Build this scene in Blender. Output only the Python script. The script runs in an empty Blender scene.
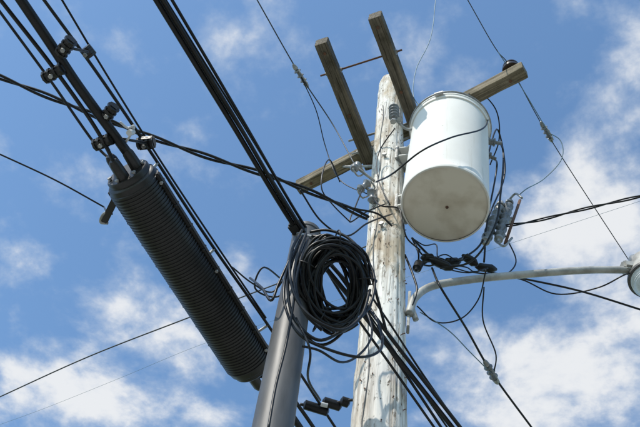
import bpy, math, random, bmesh
from mathutils import Vector, Matrix, noise
random.seed(7)
R=math.radians
# ---------------------------------------------------------------- survey frame
F=889.0; E=R(58.4); RHO=R(12.7); CAMH=1.6
r0=Vector((1,0,0)); u0=Vector((0,-math.sin(E),math.cos(E))); d0=Vector((0,math.cos(E),math.sin(E)))
cr,sr=math.cos(RHO),math.sin(RHO)
ax_r=cr*r0+sr*u0; ax_u=cr*u0-sr*r0
O=Vector((0,0,CAMH))
def ray(px,py): return (px-320)*ax_r+(213.5-py)*ax_u+F*d0
def Z(px,py,z): v=ray(px,py); return O+v*(z/v.z)      # point at height z above eye level
def Y(px,py,y): v=ray(px,py); return O+v*(y/v.y)      # point in the vertical plane y

scene=bpy.context.scene; col=scene.collection
# ---------------------------------------------------------------- materials
def newmat(name):
    m=bpy.data.materials.new(name); m.use_nodes=True
    nt=m.node_tree; b=nt.nodes['Principled BSDF']; return m,nt,b
def mat(name,c1,c2=None,rough=0.6,metal=0.0,scale=8.0,stretch=(1,1,1),bump=0.0,detail=5,lo=0.35,hi=0.65,rvar=0.1,spec=0.5):
    m,nt,b=newmat(name); N=nt.nodes; L=nt.links
    c2=c2 or tuple(x*0.75 for x in c1)
    tc=N.new('ShaderNodeTexCoord'); mp=N.new('ShaderNodeMapping'); mp.inputs['Scale'].default_value=stretch
    L.new(tc.outputs['Object'],mp.inputs['Vector'])
    n=N.new('ShaderNodeTexNoise'); n.inputs['Scale'].default_value=scale; n.inputs['Detail'].default_value=detail; n.inputs['Roughness'].default_value=0.62
    L.new(mp.outputs[0],n.inputs['Vector'])
    rp=N.new('ShaderNodeValToRGB'); rp.color_ramp.elements[0].position=lo; rp.color_ramp.elements[1].position=hi
    rp.color_ramp.elements[0].color=(*c2,1); rp.color_ramp.elements[1].color=(*c1,1)
    L.new(n.outputs['Fac'],rp.inputs[0]); L.new(rp.outputs[0],b.inputs['Base Color'])
    mr=N.new('ShaderNodeMapRange'); mr.inputs['To Min'].default_value=max(0.05,rough-rvar); mr.inputs['To Max'].default_value=min(1,rough+rvar)
    L.new(n.outputs['Fac'],mr.inputs['Value']); L.new(mr.outputs[0],b.inputs['Roughness'])
    b.inputs['Metallic'].default_value=metal; b.inputs['Specular IOR Level'].default_value=spec
    if bump:
        bp=N.new('ShaderNodeBump'); bp.inputs['Strength'].default_value=bump; bp.inputs['Distance'].default_value=0.01
        L.new(n.outputs['Fac'],bp.inputs['Height']); L.new(bp.outputs[0],b.inputs['Normal'])
    return m
RUB=mat('black_cable_jacket',(0.006,0.006,0.0065),(0.013,0.013,0.013),0.40,scale=20,spec=0.28)
RUBM=mat('weathered_cable_jacket',(0.014,0.014,0.015),(0.024,0.024,0.023),0.55,scale=15,spec=0.25)
PLAST=mat('black_enclosure_plastic',(0.010,0.010,0.010),(0.021,0.020,0.019),0.40,scale=7,bump=0.06,spec=0.36)
STEEL=mat('painted_steel',(0.105,0.105,0.108),(0.062,0.061,0.060),0.50,metal=0.0,scale=5,stretch=(3,3,0.6),bump=0.08,spec=0.4,lo=0.3,hi=0.7,detail=8)
GALV=mat('galvanised_steel',(0.38,0.385,0.38),(0.20,0.20,0.19),0.5,metal=0.35,scale=22,bump=0.08)
LGREY=mat('grey_lamp_paint',(0.38,0.375,0.35),(0.20,0.19,0.17),0.55,metal=0.1,scale=9,bump=0.06,lo=0.3,hi=0.6)
DARKW=mat('weathered_conductor',(0.05,0.058,0.062),(0.03,0.034,0.038),0.55,metal=0.1,scale=30)
BLUEW=mat('thin_blue_grey_wire',(0.14,0.23,0.28),(0.09,0.15,0.19),0.5,scale=20)
PORC=mat('brown_porcelain',(0.03,0.018,0.014),(0.02,0.012,0.01),0.2,scale=10)
GPORC=mat('grey_porcelain',(0.22,0.235,0.25),(0.11,0.115,0.12),0.3,scale=14)
PLTIE=mat('white_plastic',(0.6,0.62,0.62),(0.45,0.46,0.46),0.4)
RUST=mat('rusty_iron',(0.16,0.07,0.035),(0.07,0.04,0.03),0.8,scale=30,bump=0.2)
def arm_wood(name,hi_c,lo_c):
    m,nt,b=newmat(name); N=nt.nodes;L=nt.links; tc=N.new('ShaderNodeTexCoord')
    def nz(st,sc,det=7,ro=0.62):
        mp=N.new('ShaderNodeMapping'); mp.inputs['Scale'].default_value=st; L.new(tc.outputs['Object'],mp.inputs['Vector'])
        n=N.new('ShaderNodeTexNoise'); n.inputs['Scale'].default_value=sc; n.inputs['Detail'].default_value=det; n.inputs['Roughness'].default_value=ro
        L.new(mp.outputs[0],n.inputs['Vector']); return n.outputs['Fac']
    def ramp(s,p0,c0,p1,c1):
        r=N.new('ShaderNodeValToRGB'); e=r.color_ramp.elements; e[0].position=p0;e[0].color=(*c0,1);e[1].position=p1;e[1].color=(*c1,1); L.new(s,r.inputs[0]); return r.outputs[0]
    def mul(a,c,f=1.0):
        x=N.new('ShaderNodeMix'); x.data_type='RGBA'; x.blend_type='MULTIPLY'; x.inputs[0].default_value=f; L.new(a,x.inputs[6]); L.new(c,x.inputs[7]); return x.outputs[2]
    g=ramp(nz((0.3,9,9),5.5),0.32,lo_c,0.66,hi_c)
    ck=ramp(nz((0.5,22,22),3.2,4),0.33,(0.15,0.13,0.11),0.42,(1,1,1))
    bl=ramp(nz((1,1,1),3.5,5),0.35,(0.45,0.46,0.42),0.6,(1,1,1))
    c=mul(mul(g,ck,0.9),bl); L.new(c,b.inputs['Base Color']); b.inputs['Roughness'].default_value=0.9; b.inputs['Specular IOR Level'].default_value=0.2
    bw=N.new('ShaderNodeRGBToBW'); L.new(c,bw.inputs[0]); bp=N.new('ShaderNodeBump'); bp.inputs['Strength'].default_value=0.9; bp.inputs['Distance'].default_value=0.02
    L.new(bw.outputs[0],bp.inputs['Height']); L.new(bp.outputs[0],b.inputs['Normal']); return m
ARMW=arm_wood('weathered_crossarm_wood',(0.33,0.28,0.20),(0.10,0.083,0.06))
ARMW2=arm_wood('greyed_crossarm_wood',(0.22,0.19,0.15),(0.05,0.044,0.035))
CONC=mat('concrete',(0.42,0.40,0.36),(0.32,0.31,0.28),0.9,scale=3,bump=0.2)
ASPH=mat('asphalt',(0.06,0.06,0.06),(0.04,0.04,0.04),0.9,scale=20,bump=0.3)
GRASS=mat('dry_grass',(0.16,0.17,0.07),(0.09,0.11,0.045),0.95,scale=1.5,bump=0.5)
PAINT=mat('road_paint',(0.7,0.68,0.6),(0.5,0.5,0.45),0.7,scale=15)
def tank_paint():
    m,nt,b=newmat('off_white_enamel'); N=nt.nodes;L=nt.links; tc=N.new('ShaderNodeTexCoord')
    def nz(st,sc,det=7,ro=0.6):
        mp=N.new('ShaderNodeMapping'); mp.inputs['Scale'].default_value=st; L.new(tc.outputs['Object'],mp.inputs['Vector'])
        n=N.new('ShaderNodeTexNoise'); n.inputs['Scale'].default_value=sc; n.inputs['Detail'].default_value=det; n.inputs['Roughness'].default_value=ro
        L.new(mp.outputs[0],n.inputs['Vector']); return n.outputs['Fac']
    def ramp(s,p0,c0,p1,c1):
        r=N.new('ShaderNodeValToRGB'); e=r.color_ramp.elements; e[0].position=p0;e[0].color=(*c0,1);e[1].position=p1;e[1].color=(*c1,1); L.new(s,r.inputs[0]); return r.outputs[0]
    def mul(a,c,f=1.0):
        x=N.new('ShaderNodeMix'); x.data_type='RGBA'; x.blend_type='MULTIPLY'; x.inputs[0].default_value=f; L.new(a,x.inputs[6]); L.new(c,x.inputs[7]); return x.outputs[2]
    g=ramp(nz((2,2,1),1.6,4),0.35,(0.665,0.65,0.61),0.6,(0.72,0.71,0.675))
    s=ramp(nz((20,20,0.9),1.4,5),0.28,(0.72,0.68,0.60),0.40,(1,1,1))
    sp=ramp(nz((1,1,1),38,3),0.25,(0.5,0.42,0.33),0.30,(1,1,1))
    c=mul(mul(g,s,0.55),sp,0.7); L.new(c,b.inputs['Base Color']); b.inputs['Roughness'].default_value=0.75; b.inputs['Specular IOR Level'].default_value=0.18
    return m
TP=tank_paint()
def bottom_mat():
    m,nt,b=newmat('stained_tank_base'); N=nt.nodes;L=nt.links
    tc=N.new('ShaderNodeTexCoord'); n=N.new('ShaderNodeTexNoise'); n.inputs['Scale'].default_value=5; n.inputs['Detail'].default_value=8
    L.new(tc.outputs['Object'],n.inputs['Vector'])
    rp=N.new('ShaderNodeValToRGB'); e=rp.color_ramp.elements
    e[0].position=0.30; e[0].color=(0.50,0.43,0.33,1); e[1].position=0.55; e[1].color=(0.70,0.64,0.54,1)
    L.new(n.outputs['Fac'],rp.inputs[0]); L.new(rp.outputs[0],b.inputs['Base Color']); b.inputs['Roughness'].default_value=0.7
    return m
TB=bottom_mat()
def pole_wood():
    m,nt,b=newmat('weathered_pole_wood'); N=nt.nodes;L=nt.links
    tc=N.new('ShaderNodeTexCoord')
    def nz(st,sc,det=7,ro=0.6):
        mp=N.new('ShaderNodeMapping'); mp.inputs['Scale'].default_value=st; L.new(tc.outputs['Object'],mp.inputs['Vector'])
        n=N.new('ShaderNodeTexNoise'); n.inputs['Scale'].default_value=sc; n.inputs['Detail'].default_value=det; n.inputs['Roughness'].default_value=ro
        L.new(mp.outputs[0],n.inputs['Vector']); return n
    def ramp(src,p0,c0,p1,c1):
        r=N.new('ShaderNodeValToRGB'); e=r.color_ramp.elements; e[0].position=p0;e[0].color=(*c0,1);e[1].position=p1;e[1].color=(*c1,1)
        L.new(src,r.inputs[0]); return r
    def mix(f,a,bb,mode='MIX'):
        x=N.new('ShaderNodeMix'); x.data_type='RGBA'; x.blend_type=mode
        if isinstance(f,float): x.inputs[0].default_value=f
        else: L.new(f,x.inputs[0])
        L.new(a,x.inputs[6]); L.new(bb,x.inputs[7]); return x.outputs[2]
    streak=nz((16,16,0.45),1.8); blotch=nz((1.8,1.8,0.9),2.4,5); speck=nz((16,16,5),2.4,8,0.72); crack=nz((30,30,0.8),1.5,5); pit=nz((9,9,3.5),5,4,0.5)
    base=ramp(streak.outputs['Fac'],0.33,(0.38,0.34,0.29),0.54,(0.72,0.70,0.65))
    stain=ramp(blotch.outputs['Fac'],0.38,(0.66,0.58,0.48),0.52,(1,1,1))
    c=mix(1.0,base.outputs[0],stain.outputs[0],'MULTIPLY')
    sp=ramp(speck.outputs['Fac'],0.35,(0.30,0.25,0.19),0.43,(1,1,1))
    c=mix(0.85,c,sp.outputs[0],'MULTIPLY')
    pp=ramp(pit.outputs['Fac'],0.29,(0.12,0.09,0.07),0.33,(1,1,1))
    c=mix(0.85,c,pp.outputs[0],'MULTIPLY')
    ck=ramp(crack.outputs['Fac'],0.31,(0.20,0.16,0.12),0.37,(1,1,1))
    c=mix(0.85,c,ck.outputs[0],'MULTIPLY')
    L.new(c,b.inputs['Base Color']); b.inputs['Roughness'].default_value=0.9; b.inputs['Specular IOR Level'].default_value=0.2
    bw=N.new('ShaderNodeRGBToBW'); L.new(c,bw.inputs[0])
    bp=N.new('ShaderNodeBump'); bp.inputs['Strength'].default_value=0.7; bp.inputs['Distance'].default_value=0.013
    L.new(bw.outputs[0],bp.inputs['Height']); L.new(bp.outputs[0],b.inputs['Normal'])
    return m
PW=pole_wood()
# ---------------------------------------------------------------- geometry helpers
def empty(name,loc=(0,0,0)):
    e=bpy.data.objects.new(name,None); col.objects.link(e); e.empty_display_size=0.1; return e
def mk(name,verts,faces,m,parent=None,smooth=True,mw=None):
    me=bpy.data.meshes.new(name); me.from_pydata([tuple(v) for v in verts],[],faces); me.update()
    me.materials.append(m)
    if smooth:
        for p in me.polygons: p.use_smooth=True
    o=bpy.data.objects.new(name,me); col.objects.link(o)
    if mw is not None: o.matrix_world=mw
    if parent: o.parent=parent
    return o
def catmull(P,n=8):
    P=[Vector(p) for p in P]
    if len(P)<3: return P
    Q=[2*P[0]-P[1]]+P+[2*P[-1]-P[-2]]; out=[]
    for i in range(1,len(Q)-2):
        a,b,c,d=Q[i-1],Q[i],Q[i+1],Q[i+2]
        # centripetal tangents avoid overshoot with uneven spacing
        t01=max((b-a).length,1e-4)**0.5; t12=max((c-b).length,1e-4)**0.5; t23=max((d-c).length,1e-4)**0.5
        m1=(c-b)+t12*((b-a)/t01-(c-a)/(t01+t12)); m2=(c-b)+t12*((d-c)/t23-(d-b)/(t12+t23))
        for k in range(n):
            t=k/n; t2=t*t; t3=t2*t
            out.append(b*(2*t3-3*t2+1)+m1*(t3-2*t2+t)+c*(-2*t3+3*t2)+m2*(t3-t2))
    out.append(P[-1]); return out
def tubegeo(P,r,sides=8):
    vs=[];fs=[]; n=len(P); up=None
    for i,p in enumerate(P):
        t=(P[min(i+1,n-1)]-P[max(i-1,0)]).normalized()
        if up is None:
            a=Vector((0,0,1)) if abs(t.z)<0.9 else Vector((1,0,0)); up=(a-t*a.dot(t)).normalized()
        else: up=(up-t*up.dot(t)).normalized()
        s=t.cross(up); rr=r(i/(n-1)) if callable(r) else r
        for k in range(sides):
            a=2*math.pi*k/sides; vs.append(p+up*math.cos(a)*rr+s*math.sin(a)*rr)
        if i:
            for k in range(sides):
                a=(i-1)*sides;b=i*sides;k2=(k+1)%sides
                fs.append((a+k,a+k2,b+k2,b+k))
    fs.append(tuple(range(sides))[::-1]); fs.append(tuple((n-1)*sides+k for k in range(sides)))
    return vs,fs
def tube(name,P,r,m,parent=None,sides=8,n=8,ext0=0,ext1=0):
    P=catmull(P,n)
    if ext0: P=[P[0]+(P[0]-P[1]).normalized()*ext0]+P
    if ext1: P=P+[P[-1]+(P[-1]-P[-2]).normalized()*ext1]
    v,f=tubegeo(P,r,sides); return mk(name,v,f,m,parent)
def lathe(name,p0,axis,prof,m,parent=None,sides=32,cap=True,smooth=True):
    p0=Vector(p0); t=Vector(axis).normalized(); a=Vector((0,0,1)) if abs(t.z)<0.9 else Vector((1,0,0))
    u=(a-t*a.dot(t)).normalized(); s=t.cross(u); vs=[];fs=[]
    for i,(d,r) in enumerate(prof):
        for k in range(sides):
            g=2*math.pi*k/sides; vs.append(p0+t*d+u*math.cos(g)*r+s*math.sin(g)*r)
        if i:
            for k in range(sides):
                A=(i-1)*sides;B=i*sides;k2=(k+1)%sides; fs.append((A+k,A+k2,B+k2,B+k))
    if cap:
        fs.append(tuple(range(sides))[::-1]); fs.append(tuple((len(prof)-1)*sides+k for k in range(sides)))
    o=mk(name,vs,fs,m,parent,smooth)
    o.data.set_sharp_from_angle(angle=R(40)); return o
def box(name,p0,p1,w,h,m,parent=None,up=(0,0,1),bev=0.006):
    """beam from p0 to p1, width w, height h"""
    p0=Vector(p0);p1=Vector(p1); x=(p1-p0); L=x.length; x.normalize(); u=Vector(up); u=(u-x*u.dot(x)).normalized(); y=u.cross(x)
    mw=Matrix((( x.x,y.x,u.x,(p0.x+p1.x)/2),(x.y,y.y,u.y,(p0.y+p1.y)/2),(x.z,y.z,u.z,(p0.z+p1.z)/2),(0,0,0,1)))
    bm=bmesh.new(); bmesh.ops.create_cube(bm,size=1)
    for v in bm.verts: v.co=Vector((v.co.x*L,v.co.y*w,v.co.z*h))
    b=min(bev,w*0.2,h*0.2)
    bmesh.ops.bevel(bm,geom=list(bm.edges),offset=b,segments=2,affect='EDGES')
    me=bpy.data.meshes.new(name); bm.to_mesh(me); bm.free(); me.materials.append(m)
    for p in me.polygons: p.use_smooth=True
    me.set_sharp_from_angle(angle=R(50))
    o=bpy.data.objects.new(name,me); col.objects.link(o); o.matrix_world=mw
    if parent: o.parent=parent
    return o
def timber(name,p0,p1,w,h,m,parent,seed=0):
    """weathered beam: rough, slightly bowed, checked edges"""
    p0=Vector(p0);p1=Vector(p1); x=(p1-p0); L=x.length; x.normalize(); u=Vector((0,0,1)); y=u.cross(x)
    mw=Matrix((( x.x,y.x,u.x,(p0.x+p1.x)/2),(x.y,y.y,u.y,(p0.y+p1.y)/2),(x.z,y.z,u.z,(p0.z+p1.z)/2),(0,0,0,1)))
    n=90; ring=[]
    for cxs,cys in ((1,1),(-1,1),(-1,-1),(1,-1)):
        for k in range(4):
            a=math.atan2(cys,cxs)-math.pi/4+k*math.pi/6
            ring.append((cxs*(w/2-0.012)+0.012*math.cos(a),cys*(h/2-0.012)+0.012*math.sin(a)))
    rr=[]
    for i in range(len(ring)):
        a=ring[i];b=ring[(i+1)%len(ring)]; rr.append(a)
        if math.hypot(a[0]-b[0],a[1]-b[1])>0.03:
            for t in (0.2,0.4,0.6,0.8): rr.append((a[0]+(b[0]-a[0])*t,a[1]+(b[1]-a[1])*t))
    S=len(rr); vs=[];fs=[]
    for i in range(n+1):
        X=-L/2+L*i/n; sh=0.985 if i in (0,n) else 1
        bow=0.008*math.sin(3.1*i/n+seed)
        for (a,b) in rr:
            q=Vector((X*1.3+seed*5,a*38,b*38)); d=0.006*noise.noise(q)+0.003*noise.noise(Vector((X*6+seed,a*90,b*90)))
            l=math.hypot(a,b); vs.append(Vector((X,a*sh*(1+d/l)+bow,b*sh*(1+d/l))))
        if i:
            for k in range(S):
                A=(i-1)*S;B=i*S;k2=(k+1)%S; fs.append((A+k,A+k2,B+k2,B+k))
    fs.append(tuple(range(S))[::-1]); fs.append(tuple(n*S+k for k in range(S)))
    o=mk(name,vs,fs,m,parent,True,mw); o.data.set_sharp_from_angle(angle=R(45)); return o
def sheds(L,rc,rs,n):
    pr=[(0,rc)]
    for i in range(n):
        a=L*(i+0.15)/n; pr+= [(a,rc),(a+L/n*0.25,rs),(a+L/n*0.38,rs),(a+L/n*0.6,rc)]
    pr.append((L,rc)); return pr
def bolt(p,d,r,L,parent,name='bolt',m=None):
    d=Vector(d).normalized()
    lathe(name,p,d,[(0,r),(L,r),(L,r*1.9),(L+r*1.2,r*1.9)],m or GALV,parent,sides=6,smooth=False)

# ---------------------------------------------------------------- wooden utility pole
pole=empty('wooden_utility_pole')
pb=Y(379,427,3.5); pt=Y(391,84,3.5)
ax=(pt-pb); base=pb+ax*(-(pb.z+0.0)/ax.z)
axn=ax.normalized()
def pole_at(z): return base+axn*((z-base.z)/axn.z)
def pole_r(z): return 0.190-(0.190-0.120)*(z/ (pt.z))
vs=[];fs=[];S=96;NR=340
sx=Vector((1,0,0)); sy=axn.cross(sx).normalized(); sx=sy.cross(axn)
for i in range(NR+1):
    z=pt.z*i/NR; c=pole_at(z)
    for k in range(S):
        a=2*math.pi*k/S; r=pole_r(z)
        q=Vector((math.cos(a)*2.2,math.sin(a)*2.2,z*0.5)); r*=1+0.05*noise.noise(q)+0.035*noise.noise(Vector((math.cos(a)*9,math.sin(a)*9,z*0.8)))
        kn=noise.noise(Vector((math.cos(a)*3,math.sin(a)*3,z*4)));  r+=0.018*max(0,kn-0.35)
        ck=noise.noise(Vector((math.cos(a)*16+3,math.sin(a)*16,z*0.55))); r-=0.010*max(0,abs(ck)*-6+0.7)
        r+=0.0025*noise.noise(Vector((math.cos(a)*14,math.sin(a)*14,z*9)))
        if i>NR-3: r*=0.985-0.02*(i-NR+3)
        vs.append(c+sx*math.cos(a)*r+sy*math.sin(a)*r)
    if i:
        for k in range(S):
            A=(i-1)*S;B=i*S;k2=(k+1)%S; fs.append((A+k,A+k2,B+k2,B+k))
fs.append(tuple(NR*S+k for k in range(S)))
mk('shaft',vs,fs,PW,pole)
ZC=7.54; ZA=7.395
c0=Z(298,187,ZC); c1=Z(525,70,ZC)
timber('crossarm_long',c0,c1,0.115,0.135,ARMW,pole,1)
a0=Z(322,41,ZA); a1=Z(371,166,ZA); b0=Z(375,15,ZA); bdir=(a1-a0).normalized(); b1=b0+bdir*1.33
timber('crossarm_double_1',a0,a1,0.115,0.145,ARMW2,pole,2)
timber('crossarm_double_2',b0,b1,0.115,0.145,ARMW2,pole,3)
side=Vector((bdir.y,-bdir.x,0))
for s,nm in ((0.3,'spacer_bolt_1'),(1.12,'spacer_bolt_2')):
    p=a0+bdir*s; pb2=b0+bdir*(bdir.dot(p-b0))
    tube(nm,[p-side*0.13,pb2+side*0.12],0.009,RUST if s<1 else GALV,pole)
    for q,d in ((p-side*0.058,-side),(pb2+side*0.058,side)):
        lathe('washer',q,d,[(0,0.03),(0.006,0.03),(0.006,0.018),(0.02,0.018)],GALV,pole,sides=8,smooth=False)
    lathe('washer',p+side*0.058,side,[(0,0.03),(0.006,0.03),(0.006,0.018),(0.02,0.018)],GALV,pole,sides=8,smooth=False)
pc=pole_at(ZA+CAMH)
tube('through_bolt',[pc-side*0.40,pc+side*0.36],0.011,GALV,pole)
cd=(c1-c0).normalized(); cc=c0+cd*(cd.dot(pole_at(ZC+CAMH)-c0))
for k in (0.07,0.55,0.95):
    for A_,D_,Ln in ((a0,bdir,1.3),(b0,bdir,1.3),(c0,cd,2.4)):
        bolt(A_+D_*Ln*k-Vector((0,0,0.066)),(0,0,-1),0.008,0.010,pole,'carriage_bolt',RUST)
low=pole_at(ZC+CAMH-0.62)
for sgn in (-1,1):
    tube('brace',[cc+cd*sgn*0.62-Vector((0,0,0.05)),low+Vector((0.0,0.13,0))],0.012,GALV,pole,sides=6)
pin=empty('pin_insulator')
pp=c1-cd*0.12+Vector((0,0,0.066))
lathe('pin',pp,(0,0,1),[(0,0.02),(0.06,0.015),(0.08,0.012)],GALV,pin,sides=12)
lathe('porcelain',pp+Vector((0,0,0.055)),(0,0,1),[(0,0.055),(0.005,0.082),(0.035,0.085),(0.05,0.05),(0.07,0.05),(0.085,0.075),(0.10,0.075),(0.115,0.04),(0.14,0.035),(0.145,0.01)],PORC,pin,sides=28)
def spool(px,py,y,name,ang):
    e=empty(name); p=Y(px,py,y); d=Vector(ang).normalized()
    lathe('body',p-d*0.06,d,[(0,0.025),(0.02,0.038),(0.04,0.024),(0.06,0.02),(0.08,0.024),(0.10,0.038),(0.12,0.025)],GPORC,e,sides=20)
    tube('clevis',[p-d*0.08,p-d*0.08+Vector((0.05,0.05,0)),p+d*0.08+Vector((0.05,0.05,0)),p+d*0.08],0.007,GALV,e,n=3)
    tube('pin',[p-d*0.08,p+d*0.08],0.007,GALV,e)
    return p
s1=spool(356,167,3.35,'spool_insulator',(0.3,0.2,1))
s2=spool(364,186,3.38,'spool_insulator',(0.6,-0.3,1))
s3=spool(372,196,3.38,'spool_insulator',(-0.2,-0.3,1))
for s in (s1,s2,s3): tube('insulator_bracket',[s,Vector((pole_at(s.z).x,pole_at(s.z).y,s.z))],0.012,GALV,pole)
gp=[]
for i in range(40):
    z=0.1+i*0.235; c=pole_at(z); a=-2.3+0.08*math.sin(i*1.7)
    gp.append(c+Vector((math.cos(a),math.sin(a),0))*(pole_r(z)*1.05))
tube('ground_wire',gp,0.003,DARKW,pole,n=3)
for i in range(80):
    z=random.uniform(3.5,9.3); a=random.uniform(-2.7,-0.3); c=pole_at(z); d=Vector((math.cos(a),math.sin(a),0))
    p=c+d*(pole_r(z)*0.985)
    lathe('nail_head',p,d,[(0,0.003),(0.012,0.003),(0.012,0.0045),(0.015,0.0045)],RUST,pole,sides=8)
for z in (5.0,5.9,7.1,8.2): 
    c=pole_at(z); d=Vector((-0.4,-0.9,0)).normalized(); bolt(c+d*pole_r(z)*0.95,d,0.011,0.025,pole,'through_bolt_head')
    
# ---------------------------------------------------------------- transformer
tr=empty('pole_transformer')
tb=Y(445,205,3.15); tt=Y(450,130,3.15); ta=(tt-tb).normalized(); TH=(tt-tb).length; TR=0.318
prof=[(0.0,TR-0.012),(0.0,TR),(0.012,TR+0.004),(0.03,TR+0.004),(0.036,TR)]
prof+=[(TH*i/10,TR) for i in range(1,10)]
prof+=[(TH-0.06,TR),(TH-0.055,TR+0.012),(TH-0.02,TR+0.014),(TH-0.015,TR+0.02),(TH,TR+0.02),(TH+0.01,TR+0.01),(TH+0.05,TR*0.75),(TH+0.075,TR*0.3),(TH+0.08,0.02)]
lathe('tank',tb,ta,prof,TP,tr,sides=96,cap=False)
lathe('tank_base',tb+ta*0.012,ta,[(0,0.01),(0.0,TR-0.011),(0.004,TR-0.011)],TB,tr,sides=96,cap=True)
lathe('drain_plug',tb+ta*0.013+Vector((0.02,0.02,0)),-ta,[(0,0.012),(0.006,0.012)],RUST,tr,sides=12)
for k in range(5):
    d=Matrix.Rotation(k*1.256+0.4,3,ta)@sx; lathe('base_weld',tb+ta*0.013+d*0.27,-ta,[(0,0.012),(0.004,0.009)],TB,tr,sides=10)
bd=[tb+ta*(TH-0.01)+ (Matrix.Rotation(2*math.pi*k/60,3,ta)@(sx*(TR+0.024))) for k in range(61)]
tube('lid_band',bd,0.008,GALV,tr,n=1)
d=Vector((-0.5,-0.86,0)).normalized(); q=tb+ta*(TH-0.01)+d*(TR+0.035)
box('band_lock',q-Vector((0.86,-0.5,0))*0.04,q+Vector((0.86,-0.5,0))*0.04,0.02,0.03,GALV,tr,up=ta)
pd=(Vector((pole_at(tb.z).x,pole_at(tb.z).y,0))-Vector((tb.x,tb.y,0))).normalized()
for h,nm in ((TH-0.22,'hanger_bracket_1'),(0.25,'hanger_bracket_2')):
    q=tb+ta*h; pc2=pole_at(q.z)
    e1=q+pd*(TR-0.01); e2=Vector((pc2.x,pc2.y,q.z))-pd*(pole_r(q.z)*0.9)
    for dz in (-0.07,0.07):
        box(nm,e1+Vector((0,0,dz)),e2+Vector((0,0,dz)),0.16,0.02,TP,tr)
    box(nm+'_plate',e2-pd*0.01+Vector((0,0,-0.11)),e2-pd*0.01+Vector((0,0,0.11)),0.17,0.022,GALV,tr,up=pd)
q=Y(394,118,3.12); 
lathe('arrester_body',q,(-0.05,0,1),sheds(0.22,0.028,0.045,4),GPORC,tr,sides=20)
tube('arrester_bracket',[q,q+Vector((0.12,0.05,-0.05)),tb+ta*(TH-0.12)-Vector((1,0,0))*TR*0.9],0.012,GALV,tr)
bolt(q+Vector((0,0,-0.03)),(-0.1,0,-1),0.014,0.03,tr)
bolt(q+Vector((0.06,-0.02,-0.06)),(-0.6,-0.6,-1),0.012,0.03,tr)
for dx,dy in ((-0.1,-0.02),(0.14,-0.05)):
    p=tb+ta*(TH+0.03)+Vector((dx,dy,0)); lathe('hv_bushing',p,ta+Vector((dx,dy,0))*0.8,sheds(0.26,0.03,0.055,5),GPORC,tr,sides=24)
lvs=[]
for i,(ang,h) in enumerate(((-0.10,TH-0.13),(0.22,TH-0.16),(0.55,TH-0.13))):
    d=Vector((math.cos(ang),math.sin(ang),0)); p=tb+ta*h+d*(TR-0.005)
    lathe('lv_bushing',p,d,[(0,0.04),(0.012,0.04),(0.012,0.028),(0.05,0.028),(0.055,0.036),(0.065,0.036),(0.07,0.016),(0.12,0.016)],GPORC,tr,sides=20)
    lvs.append(p+d*0.11)
def ZY(l): return [Y(*p) for p in l]
leads=empty('transformer_leads')
tube('lead_front',ZY([(489,118,3.02),(480,130,2.78),(450,138,2.72),(420,152,2.76),(395,172,2.95),(376,182,3.3)]),0.0065,RUB,leads)
tube('lead_1',[lvs[0]]+ZY([(503,150,3.2),(501,190,3.2),(494,228,3.3),(470,262,3.45),(440,268,3.5)]),0.008,RUB,leads)
tube('lead_2',[lvs[1]]+ZY([(497,165,3.4),(490,205,3.5),(480,245,3.6),(450,262,3.6),(425,260,3.5)]),0.008,RUB,leads)
tube('lead_3',[lvs[2]]+ZY([(498,130,3.4),(505,170,3.6),(488,220,3.7),(484,262,3.7)]),0.008,RUB,leads)
tube('lead_4',ZY([(462,99,3.0),(480,92,3.1),(496,110,3.2),(499,140,3.4),(490,165,3.6)]),0.006,RUB,leads)
tube('lead_6',ZY([(372,196,3.38),(382,206,3.3),(398,208,3.3),(402,220,3.3),(407,238,3.35),(420,250,3.45)]),0.006,RUB,leads)
tube('lead_7',ZY([(364,186,3.38),(356,205,3.3),(350,222,3.3),(366,212,3.3),(385,204,3.3)]),0.0055,RUB,leads)
tube('lead_8',ZY([(395,128,3.1),(380,150,3.3),(378,178,3.32),(390,205,3.32)]),0.005,RUB,leads)
rnd=random.Random(5)
hub=[(412,238),(425,252),(440,262),(455,266),(470,258),(488,268),(415,262),(498,258)]
for i in range(11):
    a=hub[i%8]; b=hub[(i*3+2)%8]
    if a==b: continue
    y=3.5+rnd.uniform(-0.05,0.2); mx=(a[0]+b[0])/2+rnd.uniform(-12,12); my=(a[1]+b[1])/2+rnd.uniform(-8,12)
    tube('tap_wire',ZY([(a[0],a[1],y),((a[0]+mx)/2+rnd.uniform(-4,4),(a[1]+my)/2+4,y),(mx,my,y+0.05),((b[0]+mx)/2,(b[1]+my)/2+4,y),(b[0],b[1],y)]),rnd.choice((0.005,0.007,0.009)),RUB,leads)
for (px,py,a,b,y,L) in ((441,264,1,-0.2,3.5,0.19),(452,262,0.8,0.5,3.55,0.16),(486,268,1,0.3,3.6,0.18),(418,266,0.2,1,3.45,0.14),(428,258,1,0.5,3.5,0.12),(470,260,1,-0.6,3.5,0.14)):
    p=Y(px,py,y); d=Vector((a,0.1,b)).normalized()
    lathe('splice_connector',p-d*L/2,d,[(0,0.01),(0.02,0.02),(L*0.2,0.032),(L*0.75,0.034),(L-0.015,0.02),(L,0.01)],RUB,leads,sides=12)

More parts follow.
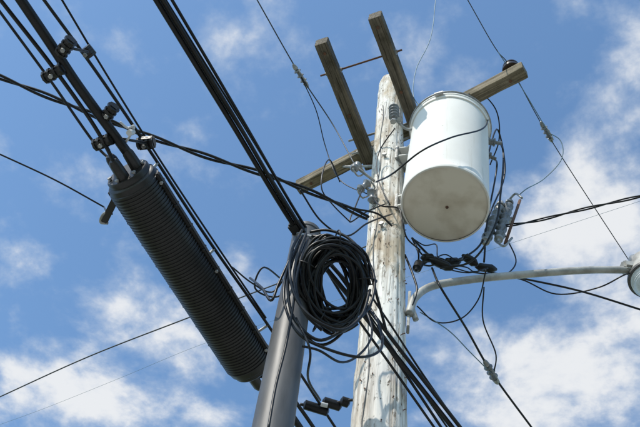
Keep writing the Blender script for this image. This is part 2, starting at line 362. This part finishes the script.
# ---------------------------------------------------------------- fused cutouts beyond the tank
cut=empty('fuse_cutout')
for (p0,p1,m,n) in (((486,240),(500,206),GPORC,6),((499,238),(509,204),GPORC,6)):
    A=Y(p0[0],p0[1],3.6);B=Y(p1[0],p1[1],3.6); lathe('insulator',A,B-A,sheds((B-A).length,0.026,0.044,n),m,cut,sides=24)
    lathe('end_cap',B,B-A,[(0,0.036),(0.03,0.036),(0.04,0.02),(0.08,0.015)],GALV,cut,sides=16)
    lathe('end_cap',A,A-B,[(0,0.036),(0.03,0.036),(0.04,0.02),(0.07,0.015)],GALV,cut,sides=16)
tube('fuse_tube',ZY([(505,244,3.52),(520,200,3.5)]),0.012,RUST,cut)
tube('fuse_hinge',ZY([(497,242,3.6),(504,246,3.52),(512,238,3.55)]),0.010,GALV,cut)
tube('fuse_clip',ZY([(509,200,3.6),(515,194,3.55),(522,198,3.5)]),0.010,GALV,cut)
P0=pole_at(Y(495,222,3.62).z)
box('mounting_bracket',Vector((P0.x+0.12,P0.y+0.05,P0.z)),Y(497,222,3.66),0.05,0.05,GALV,cut)
box('mounting_bracket_end',Y(490,224,3.66),Y(512,220,3.66),0.06,0.03,GALV,cut)

# ---------------------------------------------------------------- street lamp on bracket arm
lamp=empty('street_lamp')
arm=[Y(409,314,3.42),Y(415,298,3.42),Y(430,287,3.42),Y(468,280,3.4),Y(530,274,3.36),Y(590,270,3.32),Y(628,270,3.3)]
tube('bracket_arm',arm,0.027,LGREY,lamp,sides=16,n=10)
cpt=pole_at(arm[0].z)
box('arm_plate',Vector((cpt.x,cpt.y,arm[1].z-0.3))+Vector((0.16,-0.04,0)),Vector((cpt.x,cpt.y,arm[1].z+0.08))+Vector((0.16,-0.04,0)),0.07,0.02,LGREY,lamp,up=(1,-0.2,0))
tube('arm_strut',[Y(416,320,3.44),Y(412,308,3.42),Y(414,298,3.42)],0.02,LGREY,lamp)
hc=Y(651,277,3.3)
lathe('lamp_housing',hc+Vector((0,0,-0.02)),(0,0,1),[(0,0.155),(0.02,0.16),(0.05,0.15),(0.12,0.13),(0.2,0.12),(0.24,0.09),(0.26,0.03)],LGREY,lamp,sides=40)
GL=mat('prismatic_lens',(0.62,0.66,0.68),(0.5,0.54,0.56),0.2,scale=12)
pl=[(0,0.15),(0.02,0.148)]
for i in range(9): t=i/9; pl+=[(0.025+t*0.12,0.147-0.09*t**2),(0.031+t*0.12,0.141-0.09*t**2)]
pl+=[(0.165,0.04),(0.17,0.01)]
lathe('lamp_lens',hc+Vector((0,0,-0.022)),(0,0,-1),pl,GL,lamp,sides=40)
lathe('lens_ring',hc+Vector((0,0,-0.035)),(0,0,1),[(0,0.158),(0.0,0.168),(0.022,0.168),(0.022,0.158)],STEEL,lamp,sides=40)
hq=Y(633,268,3.3)
box('arm_coupling',hq-Vector((0.09,0,0.02)),hq+Vector((0.06,0,0.0)),0.09,0.09,LGREY,lamp,bev=0.02)
lathe('photocell',hq+Vector((0.03,0,0.04)),(0,0,1),[(0,0.035),(0.03,0.04),(0.09,0.04),(0.11,0.03),(0.115,0.01)],GPORC,lamp,sides=20)

# ---------------------------------------------------------------- steel pole
sp=empty('steel_pole')
sb=Y(273,427,2.8); stp=Y(306,236,2.8); sax=stp-sb; sbase=sb+sax*(-sb.z/sax.z); SL=(stp-sbase).length
def srad(d): 
    t=d/SL; return 0.125-(0.125-0.078)*t
lathe('shaft',sbase,sax,[(SL*i/24,srad(SL*i/24)) for i in range(25)]+[(SL+0.004,0.083),(SL+0.03,0.083),(SL+0.05,0.05),(SL+0.055,0.005)],STEEL,sp,sides=48)
lathe('base_flange',sbase,(0,0,1),[(0,0.22),(0.03,0.22),(0.03,0.13),(0.12,0.128)],STEEL,sp,sides=32)
def spt(fr): return sbase+sax*fr
san=sax.normalized()
for fr in (0.975,0.90,0.80):
    c=spt(fr); r=srad(SL*fr)
    lathe('band_clamp',c,san,[(0,r+0.001),(0,r+0.006),(0.03,r+0.006),(0.03,r+0.001)],STEEL,sp,sides=40)
    bolt(c+Vector((-0.2,-1,0)).normalized()*r+san*0.017,(-0.2,-1,0),0.01,0.03,sp)

# ---------------------------------------------------------------- splice enclosure (ribbed)
enc=empty('cable_splice_enclosure')
e0=Z(130,177,3.68); e1=Z(251,365,3.72); ed=(e1-e0).normalized(); EL=(e1-e0).length
ER=0.134; n=66; pr=[(0,0.02),(0.0,ER*0.84),(0.01,ER*0.93),(0.03,ER*0.95)]
s0=0.035; step=(EL-0.07)/n
for i in range(n):
    a=s0+i*step; pr+=[(a,ER*0.955),(a+step*0.12,ER*0.992),(a+step*0.3,ER),(a+step*0.5,ER*0.992),(a+step*0.65,ER*0.955)]
pr+=[(EL-0.03,ER*0.95),(EL-0.01,ER*0.93),(EL,ER*0.84),(EL,0.02)]
lathe('ribbed_shell',e0,ed,pr,PLAST,enc,sides=64)
eu=Vector((0,0,1)); eu=(eu-ed*eu.dot(ed)).normalized(); es=ed.cross(eu)
for s in (-1,1):
    q0=e0+es*s*(ER+0.004); box('seam_rail',q0+ed*0.03,q0+ed*(EL-0.03),0.022,0.03,PLAST,enc)
    for i in range(9): 
        lathe('seam_clip',q0+ed*(0.08+i*(EL-0.16)/8)-eu*0.022,eu,[(0,0.009),(0.044,0.009)],GALV if i%4==0 else PLAST,enc,sides=10)
lathe('end_plate',e0-ed*0.03,ed,[(0,0.03),(0,ER*0.78),(0.008,ER*0.83),(0.035,ER*0.83)],PLAST,enc,sides=40)
lathe('end_plate',e1-ed*0.005,ed,[(0,ER*0.83),(0.025,ER*0.83),(0.035,ER*0.76),(0.035,0.03)],PLAST,enc,sides=40)
for (a,b) in ((0.05,0.02),(-0.05,0.03),(0.0,-0.055)):
    lathe('cable_port',e0-ed*0.13+es*a+eu*b,ed,[(0,0.02),(0.02,0.028),(0.11,0.032)],PLAST,enc,sides=20)
    lathe('cable_port',e1+ed*0.02+es*a+eu*b,ed,[(0,0.032),(0.09,0.028),(0.11,0.02)],PLAST,enc,sides=20)
for k in range(6):
    a=k*math.pi/3+0.3; q=e0-ed*0.03+(es*math.cos(a)+eu*math.sin(a))*ER*0.66
    bolt(q,-ed,0.006,0.008,enc,'end_bolt')
box('hook_plate',Z(119,192,3.66),Z(104,222,3.66),0.035,0.02,PLAST,enc); 
tube('hook_ring',[Z(110,212,3.66),Z(104,214,3.66),Z(101,222,3.66),Z(108,223,3.66)],0.009,GALV,enc)

# ---------------------------------------------------------------- cables
def cable(pts,r,m,e0=0,e1=0,name='overhead_cable',sides=8,n=8): return tube(name,pts,r,m,None,sides,n,e0,e1)
def ZZ(z,*l): return [Z(px,py,(z if len(t)==0 else t[0])) for (px,py,*t) in l]
cable([Z(21,0,3.75),Z(50,43,3.735),Z(77,84,3.72),e0-ed*0.1+es*0.05+eu*0.02],0.024,RUB,14,0,sides=14)
cable([Z(2,2,3.74),Z(58,74,3.7),Z(98,132,3.68),e0-ed*0.1-eu*0.055],0.010,RUB,14,0)
strand=[Z(44,0,3.95),Z(95,70,3.92),Z(146,145,3.9),Z(205,235,3.9),Z(268,325,3.9),Z(335,427,3.92)]
cable(strand,0.0085,RUBM,14,20,name='messenger_strand')
cable([Z(62,0,4.0),Z(105,72,3.97),Z(160,160,3.95),Z(215,243,3.93),Z(266,318,3.905)],0.0055,RUB,14,0)
cable([e1+ed*0.1+es*0.05+eu*0.02,Z(285,405,3.75),Z(305,435,3.76)],0.02,RUB,0,16,sides=12)
cable([e1+ed*0.1-es*0.05+eu*0.03,Z(276,378,3.78),Z(300,408,3.8),Z(322,440,3.8)],0.012,RUB,0,16)
cable([Z(0,12,3.8),Z(50,80,3.8),Z(100,150,3.75),e0-ed*0.1-es*0.05+eu*0.03],0.007,RUBM,14,0)
for i,f in enumerate((0.06,0.5,0.93)):
    p=e0+ed*EL*f+eu*ER*0.9; 
    S_=catmull(strand,20); q=min(S_,key=lambda v:(v-p).length); tube('hanger_strap',[p,q],0.008,GALV,enc)
cl=empty('cable_spacer_clamps')
def spacer(px,py,z,ln,ang,w=0.05):
    p=Z(px,py,z); q=Z(px+math.cos(ang)*10,py+math.sin(ang)*10,z); d=(q-p).normalized()
    box('clamp_body',p-d*ln/2,p+d*ln/2,w,0.045,PLAST,cl,bev=0.008)
    for k in (-0.4,-0.13,0.13,0.4): lathe('clamp_rib',p+d*ln*k-d*0.006,d,[(0,0.012),(0,0.032),(0.012,0.032),(0.012,0.012)],PLAST,cl,sides=8,smooth=False)
    bolt(p-Vector((0,0,0.02)),(0,0,-1),0.006,0.02,cl)
spacer(66,47,3.7,0.10,-0.9); spacer(54,73,3.7,0.12,-0.5); spacer(109,113,3.72,0.10,-0.9); spacer(103,142,3.68,0.10,-0.4); spacer(146,143,3.88,0.09,-0.1,0.06)
spacer(88,52,3.9,0.05,0.9,0.04)
for a,b in (((66,47),(88,52)),((54,73),(66,60)),((103,142),(109,150)),((118,138),(146,143))):
    tube('spacer_rod',[Z(a[0],a[1],3.72),Z(b[0],b[1],3.85)],0.007,PLAST,cl)
tube('white_tie',[Z(120,122,3.72),Z(128,128,3.72),Z(134,126,3.72),Z(131,134,3.72),Z(126,142,3.72)],0.006,PLTIE,cl)
lathe('white_tag',Z(129,133,3.68),(0.2,0.3,1),[(0,0.015),(0.04,0.015)],PLTIE,cl,sides=12)

def main(r,m,top,mid,kn,end,z1=4.2,z2=3.8):
    return cable([Z(top[0],top[1],z1),Z((top[0]+mid[0])/2,(top[1]+mid[1])/2,z1-0.01),Z(mid[0],mid[1],z1),Z(kn[0],kn[1],(z1+z2)/2+0.05),Z((kn[0]+end[0])/2,(kn[1]+end[1])/2,z2+0.08),Z(end[0],end[1],z2)],r,m,16,18)
main(0.015,RUB,(156,0),(301,236),(352,300),(452,427))
main(0.012,RUB,(163,0),(304,232),(360,298),(460,427))
main(0.009,RUB,(172,0),(306,228),(350,290),(441,427),4.25,3.82)
main(0.008,RUBM,(166,10),(300,225),(345,300),(434,427),4.28,3.8)
main(0.006,RUB,(177,18),(312,236),(366,310),(447,427),4.3,3.85)
cable([Z(306,232,4.25),Z(345,262,4.2),Z(386,318,4.1),Z(420,370,4.0),Z(466,436,3.95)],0.0065,RUB,0,16)
sc=empty('suspension_clamp')
box('clamp_body',Z(292,222,4.22),Z(311,248,4.22),0.07,0.06,PLAST,sc,bev=0.015)
box('clamp_plate',Z(296,236,4.16),Z(314,240,4.16),0.05,0.02,GALV,sc)
bolt(Z(303,236,4.18),(0,-0.3,-1),0.012,0.04,sc)
def twisted(P,r,off,m,turns,name='overhead_cable',e0=0,e1=0):
    C=catmull(P,30)
    def sub(a,d,L): return [a+d*L*i/120 for i in range(1,121)]
    if e0: C=sub(C[0],(C[0]-C[1]).normalized(),e0)[::-1]+C
    if e1: C=C+sub(C[-1],(C[-1]-C[-2]).normalized(),e1)
    Ls=[0]
    for i in range(1,len(C)): Ls.append(Ls[-1]+(C[i]-C[i-1]).length)
    vs=[];fs=[]
    for ph in (0,math.pi):
        Q=[]
        for i,p in enumerate(C):
            t=(C[min(i+1,len(C)-1)]-C[max(0,i-1)]).normalized(); u=Vector((0,0,1)); u=(u-t*u.dot(t)).normalized(); s=t.cross(u)
            a=ph+Ls[i]*turns; Q.append(p+(u*math.cos(a)+s*math.sin(a))*off)
        v,f=tubegeo(Q,r,7); b=len(vs); vs+=v; fs+=[tuple(x+b for x in g) for g in f]
    return mk(name,vs,fs,m)
twisted(ZZ(4.9,(-5,75),(60,101),(140,133),(212,158),(275,178),(330,200),(368,218,4.95)),0.0095,0.012,RUB,9,e0=12)
tube('service_drop_tail',[Z(330,200,4.9),Z(352,208,4.92),Z(378,214,4.95),Z(392,226,4.97)],0.007,RUB,leads)
cable(ZZ(4.4,(-5,152),(55,180),(104,207)),0.005,RUB,14,0)
tube('bridle',[Z(104,207,4.4),Z(108,214,4.0),Z(112,214,3.68)],0.005,RUB,enc)
cable(ZZ(6.4,(-5,399),(90,356),(185,319),(250,294),(284,281),(352,252),(396,235,6.3)),0.0065,DARKW,18,0)
cable(ZZ(14,(-10,428),(40,410),(120,378),(200,345),(300,312)),0.003,BLUEW,40,10)
cable([Z(256,-2,7.3),Z(300,75,7.15),Z(330,120,7.0),s1],0.0055,DARKW,16,0,name='power_line')
cable([Z(466,-3,7.9),Z(498,52,7.75),Z(507,62,7.72),Z(545,130,7.6),Z(630,262,7.4)],0.0042,DARKW,16,22,name='power_line')
cable([Z(300,75,7.15),Z(316,110,7.0),Z(325,145,6.8),Z(340,180,6.3),s3],0.0045,RUB,name='power_line')
def strain(px,py,z,px2,py2,nm='strain_insulator'):
    e=empty(nm); p=Z(px,py,z);q=Z(px2,py2,z);d=(q-p);
    lathe('body',p,d,sheds(d.length,0.015,0.032,3),GPORC,e,sides=20)
    lathe('cap',p,-d,[(0,0.022),(0.03,0.018),(0.05,0.008)],GALV,e,sides=14); lathe('cap',q,d,[(0,0.022),(0.03,0.018),(0.05,0.008)],GALV,e,sides=14)
    tube('jumper_clip',[p+Vector((0.03,0,-0.02)),p+Vector((0.06,0.02,-0.05)),q+Vector((0.03,0,-0.02))],0.005,GALV,e)
strain(296,69,7.16,305,83)
strain(543,126,7.6,550,138)
cable([Z(547,132,7.58),Z(560,140,7.5),Z(562,158,7.3),Z(545,178,7.1),Z(525,190,6.8),Y(518,196,3.55)],0.0045,BLUEW,name='jumper_wire')
cable([Z(498,52,7.74),Z(520,85,7.6),Z(541,120,7.55),Z(547,130,7.58)],0.004,BLUEW,name='jumper_wire')
cable([Y(436,-3,2.9),Y(430,40,3.0),Y(416,70,3.1),Y(414,98,3.15),Y(420,106,3.15)],0.0045,BLUEW,6,0,name='jumper_wire')
twisted([Y(505,226,3.6),Z(535,221,6.1),Z(580,210,6.1),Z(642,196,6.1)],0.0065,0.008,RUB,10,e1=16)
cable([Y(488,272,3.6),Z(530,280,5.4),Z(580,291,5.35),Z(645,311,5.3)],0.0075,RUB,0,16)
cable([Y(470,272,3.55),Z(520,279,5.45),Z(556,294,5.4),Z(600,287,5.4),Z(622,276,5.4),Y(632,272,3.3)],0.0055,RUB)
cable([Y(505,235,3.6),Z(516,262,5.8),Z(505,275,5.6),Y(470,280,3.5)],0.0055,RUB)
cable([Y(432,268,3.5),Z(441,288,4.9),Z(466,328,4.9),Z(490,370,4.9),Z(535,432,4.9)],0.008,RUB,0,16)
strain(487,365,4.9,495,379)
cable([Z(484,287,5.0),Z(483,320,4.95),Z(496,355,4.9),Z(494,372,4.9)],0.005,RUB,name='jumper_wire')
cable([Z(417,306,4.8),Z(436,322,4.8),Z(462,318,4.9),Z(478,300,5.0),Z(486,270,5.0)],0.005,RUB,name='jumper_wire')
cable([Z(420,312,4.8),Z(448,330,4.8),Z(470,352,4.85),Z(492,374,4.88)],0.004,BLUEW,name='jumper_wire')
cable([Y(405,255,3.45),Y(413,275,3.4),Y(417,290,3.4),Y(412,306,3.4)],0.008,RUB,name='jumper_wire')
cable([Z(284,281,6.3),Z(262,268,6.1),Z(255,288,6.0),Z(275,297,6.0),Z(300,283,6.1)],0.008,RUB,name='jumper_wire')
cable([Z(232,267,6.0),Z(252,283,6.0),Z(272,292,6.0),Z(290,270,6.1),Z(325,235,6.2)],0.007,RUB,name='jumper_wire')
cable([Y(350,222,3.3),Y(333,205,3.2),Y(322,190,3.1),Y(330,160,3.1),Y(340,182,3.2)],0.005,RUB,name='jumper_wire')
cable([Z(300,190,4.6),Z(322,222,4.6),Z(345,236,4.6),Z(366,224,4.8),Y(392,214,3.3)],0.006,RUB,name='jumper_wire')

# ---------------------------------------------------------------- slack cable coil
coil=empty('slack_cable_coil')
cc0=Y(335,282,2.68); cu=Vector((1,0.15,0)).normalized(); cv=Vector((-0.05,-0.62,0.78)).normalized(); cn=cu.cross(cv)
rn=random.Random(11); P=[]; T=40; K=26
for t in range(T):
    A=rn.uniform(0.115,0.205); B=rn.uniform(0.17,0.275); ox=rn.uniform(-0.03,0.03); oy=rn.uniform(-0.04,0.02); on=rn.uniform(-0.06,0.06); tl=rn.uniform(-0.3,0.3)
    if t>35: A*=1.08;B*=1.15;oy-=0.04
    for k in range(K):
        a=2*math.pi*k/K; x=A*math.cos(a); y=B*math.sin(a); x+=0.035*math.sin(2*a+t); 
        x2=x*math.cos(tl)-y*math.sin(tl)*0.6; 
        P.append((x2+ox,y+oy,on+0.03*math.sin(a+t)))
Q=[]
for i in range(len(P)):
    w=[P[min(max(i+j,0),len(P)-1)] for j in range(-4,5)]
    Q.append(cc0+cu*sum(a[0] for a in w)/9*1.04+cv*sum(a[1] for a in w)/9*1.04+cn*sum(a[2] for a in w)/9)
v,f=tubegeo(catmull(Q,2),0.0078,8); mk('coiled_cable',v,f,RUB,coil)
for a in (0.3,1.7,3.0,4.4):
    c=cc0+cu*0.165*math.cos(a)+cv*0.225*math.sin(a)-cv*0.01; rd=(cu*math.cos(a)+cv*math.sin(a)).normalized()
    tube('tie_wrap',[c+rd*0.06*math.cos(b)+cn*0.075*math.sin(b) for b in [2*math.pi*k/16 for k in range(17)]],0.004,RUB,coil,n=2)
tails=[
 [(303,236,2.66),(292,262,2.62),(288,290,2.6),(296,322,2.6),(318,340,2.62),(345,330,2.62)],
 [(300,240,2.64),(286,275,2.6),(285,305,2.6),(300,335,2.6),(330,350,2.62),(360,357,2.65),(380,350,2.7),(378,322,2.8),(362,296,2.85)],
 [(308,238,2.68),(300,262,2.6),(296,290,2.58),(304,312,2.6),(322,330,2.62)],
 [(302,346,2.62),(318,350,2.62),(340,362,2.7),(362,352,2.8),(372,330,2.9),(362,300,2.95)],
 [(294,250,2.66),(278,285,2.68),(272,300,2.7),(262,288,2.8),(250,278,3.0)],
 [(312,236,2.7),(330,238,2.66),(350,246,2.64),(368,268,2.64),(378,300,2.7),(386,330,2.8)],
 [(300,246,2.62),(294,300,2.58),(286,345,2.6),(276,385,2.62),(268,430,2.62)],
 [(296,318,2.6),(310,350,2.6),(308,378,2.8),(320,400,3.0)],
 [(306,234,2.64),(298,255,2.6),(294,280,2.58),(300,305,2.57),(318,322,2.58),(340,330,2.6),(360,318,2.62),(370,290,2.64)],
 [(302,230,2.64),(292,250,2.6),(290,275,2.58),(297,300,2.57),(312,318,2.58),(335,332,2.6)],
 [(310,232,2.66),(326,230,2.62),(345,236,2.6),(362,252,2.6),(374,276,2.62),(370,305,2.64),(352,326,2.64)],
]
for i,t in enumerate(tails): tube('loose_cable',ZY(t),(0.008,0.007,0.009,0.006,0.007,0.008,0.006,0.006,0.008,0.008,0.008)[i],RUB,coil)
tap=empty('tap_connectors')
for (px,py,L) in ((316,408,0.16),(332,404,0.12),(345,402,0.06)):
    p=Z(px,py,3.9); d=Vector((1,0.1,0)); lathe('connector',p-d*L/2,d,[(0,0.01),(0.01,0.03),(L-0.01,0.03),(L,0.01)],RUB,tap,sides=12)
tube('tap_lead',ZZ(3.9,(300,404),(316,408),(332,404),(352,400),(372,404)),0.009,RUB,tap)
lathe('white_tag',Z(321,404,3.87),(1,0,0),[(0,0.014),(0.04,0.014)],PLTIE,tap,sides=10)

# ---------------------------------------------------------------- ground, pavement, road
def sheet(name,x0,x1,y0,y1,z,m):
    return mk(name,[(x0,y0,z),(x1,y0,z),(x1,y1,z),(x0,y1,z)],[(0,1,2,3)],m,None,False)
sheet('ground',-1500,1500,-1500,1500,0.0,GRASS)
def slab(name,x0,x1,y0,y1,z0,z1,m):
    return mk(name,[(x0,y0,z0),(x1,y0,z0),(x1,y1,z0),(x0,y1,z0),(x0,y0,z1),(x1,y0,z1),(x1,y1,z1),(x0,y1,z1)],[(4,5,6,7),(0,1,5,4),(1,2,6,5),(2,3,7,6),(3,0,4,7)],m,None,False)
slab('pavement',-200,200,-1.4,6.2,-0.05,0.12,CONC)
slab('kerb',-200,200,-1.6,-1.402,-0.05,0.125,CONC)
sheet('road',-200,200,-9.2,-1.602,0.004,ASPH)
rm=empty('road_markings')
for i in range(-20,20): mk('dash',[(i*9,-5.5,0.008),(i*9+3,-5.5,0.008),(i*9+3,-5.38,0.008),(i*9,-5.38,0.008)],[(0,1,2,3)],PAINT,rm,False)

# ---------------------------------------------------------------- world: sky + clouds
SUN_EL=R(47); sun_from=Vector((-0.74,-0.67,0)).normalized()
sd=Vector((sun_from.x*math.cos(SUN_EL),sun_from.y*math.cos(SUN_EL),math.sin(SUN_EL)))
w=bpy.data.worlds.new('sky'); scene.world=w; w.use_nodes=True; nt=w.node_tree; N=nt.nodes; L=nt.links; N.clear()
out=N.new('ShaderNodeOutputWorld'); sky=N.new('ShaderNodeTexSky'); sky.sky_type='NISHITA'; sky.sun_disc=False
sky.sun_elevation=SUN_EL; sky.sun_rotation=math.atan2(sun_from.x,sun_from.y); sky.air_density=1.0; sky.dust_density=0.8; sky.ozone_density=1.0
gain=N.new('ShaderNodeVectorMath'); gain.operation='MULTIPLY'; gain.inputs[1].default_value=(1.22,1.50,1.60); L.new(sky.outputs[0],gain.inputs[0])
bg=N.new('ShaderNodeBackground'); bg.inputs[1].default_value=0.15; L.new(gain.outputs[0],bg.inputs[0])
tc=N.new('ShaderNodeTexCoord'); sep=N.new('ShaderNodeSeparateXYZ'); L.new(tc.outputs['Generated'],sep.inputs[0])
def M(op,a,b=None,c=None,clamp=False):
    x=N.new('ShaderNodeMath'); x.operation=op; x.use_clamp=clamp
    for i,v in enumerate((a,b,c)):
        if v is None: continue
        if isinstance(v,(int,float)): x.inputs[i].default_value=v
        else: L.new(v,x.inputs[i])
    return x.outputs[0]
zc=M('MAXIMUM',sep.outputs[2],0.06)
cx=M('DIVIDE',sep.outputs[0],zc); cy=M('DIVIDE',sep.outputs[1],zc)
cmb=N.new('ShaderNodeCombineXYZ'); L.new(cx,cmb.inputs[0]); L.new(cy,cmb.inputs[1])
def wn(sc,det,ro,off=(0,0,0),dist=0.0,st=(1,1,1)):
    mp=N.new('ShaderNodeMapping'); mp.inputs['Location'].default_value=off; mp.inputs['Scale'].default_value=st; mp.inputs['Rotation'].default_value=(0,0,0.6); L.new(cmb.outputs[0],mp.inputs['Vector'])
    n=N.new('ShaderNodeTexNoise'); n.inputs['Scale'].default_value=sc; n.inputs['Detail'].default_value=det; n.inputs['Roughness'].default_value=ro; n.inputs['Distortion'].default_value=dist
    L.new(mp.outputs[0],n.inputs['Vector']); return n.outputs['Fac']
nA=wn(7.5,7,0.57,(1.3,2.1,0),0.15); nB=wn(26,4,0.6,(4,1,0),0.0); nC=wn(2.2,2,0.5,(7,3,0))
banks=[(560,385,90,1.0),(500,405,55,0.75),(635,330,65,0.8),(600,190,70,0.75),(540,225,55,0.6),(640,240,55,0.6),(635,30,38,0.65),(575,5,40,0.55),(230,45,42,0.58),(130,40,32,0.5),(420,50,42,0.46),
 (140,300,58,0.74),(210,345,50,0.64),(250,265,34,0.68),(55,390,70,0.72),(120,400,45,0.6),(30,255,38,0.40),(195,415,45,0.62),(290,110,35,0.4)]
cov=None
for (px,py,r,wt) in banks:
    v=ray(px,py); v2=ray(px+r,py); c=Vector((v.x/v.z,v.y/v.z)); rr=(Vector((v2.x/v2.z,v2.y/v2.z))-c).length
    dx=M('SUBTRACT',cx,c.x); dy=M('SUBTRACT',cy,c.y)
    d2=M('ADD',M('MULTIPLY',dx,dx),M('MULTIPLY',dy,dy))
    g=M('MULTIPLY',M('EXPONENT',M('MULTIPLY',d2,-1.0/(rr*rr))),wt)
    cov=g if cov is None else M('ADD',cov,g)
cov=M('MINIMUM',cov,1.0)
v=ray(320,213); ctr=Vector((v.x/v.z,v.y/v.z)); dx=M('SUBTRACT',cx,ctr.x); dy=M('SUBTRACT',cy,ctr.y)
far=M('SUBTRACT',1.0,M('EXPONENT',M('MULTIPLY',M('ADD',M('MULTIPLY',dx,dx),M('MULTIPLY',dy,dy)),-2.5)))
cov=M('ADD',cov,M('MULTIPLY',far,M('MULTIPLY',nC,0.5)))
dens=M('ADD',M('MULTIPLY',cov,0.74),M('ADD',M('MULTIPLY',M('SUBTRACT',nA,0.5),2.2),M('MULTIPLY',M('SUBTRACT',nB,0.5),0.7)))
mr=N.new('ShaderNodeMapRange'); mr.interpolation_type='SMOOTHSTEP'; mr.inputs['From Min'].default_value=0.06; mr.inputs['From Max'].default_value=0.98; L.new(dens,mr.inputs['Value'])
fac=M('MULTIPLY',mr.outputs[0],0.93)
cb=N.new('ShaderNodeBackground'); cb.inputs[1].default_value=0.90
ccol=N.new('ShaderNodeValToRGB'); ccol.color_ramp.elements[0].position=0.3; ccol.color_ramp.elements[0].color=(0.68,0.77,0.89,1); ccol.color_ramp.elements[1].position=0.9; ccol.color_ramp.elements[1].color=(0.97,0.985,1.0,1)
L.new(mr.outputs[0],ccol.inputs[0]); L.new(ccol.outputs[0],cb.inputs[0])
ms=N.new('ShaderNodeMixShader'); L.new(fac,ms.inputs[0]); L.new(bg.outputs[0],ms.inputs[1]); L.new(cb.outputs[0],ms.inputs[2]); L.new(ms.outputs[0],out.inputs[0])
sl=bpy.data.lights.new('sun','SUN'); sl.energy=4.4; sl.angle=R(0.53); sl.color=(1.0,0.94,0.84)
so=bpy.data.objects.new('sun',sl); col.objects.link(so); so.rotation_euler=sd.to_track_quat('Z','Y').to_euler(); so.location=(-10,-10,20)
# ---------------------------------------------------------------- camera
cam=bpy.data.cameras.new('camera'); co=bpy.data.objects.new('camera',cam); col.objects.link(co)
cam.sensor_width=36; cam.lens=F/640*36; cam.clip_end=5000; cam.clip_start=0.05
co.matrix_world=Matrix(((ax_r.x,ax_u.x,-d0.x,O.x),(ax_r.y,ax_u.y,-d0.y,O.y),(ax_r.z,ax_u.z,-d0.z,O.z),(0,0,0,1)))
scene.camera=co
scene.view_settings.view_transform='Standard'; scene.view_settings.look='None'; scene.view_settings.exposure=0
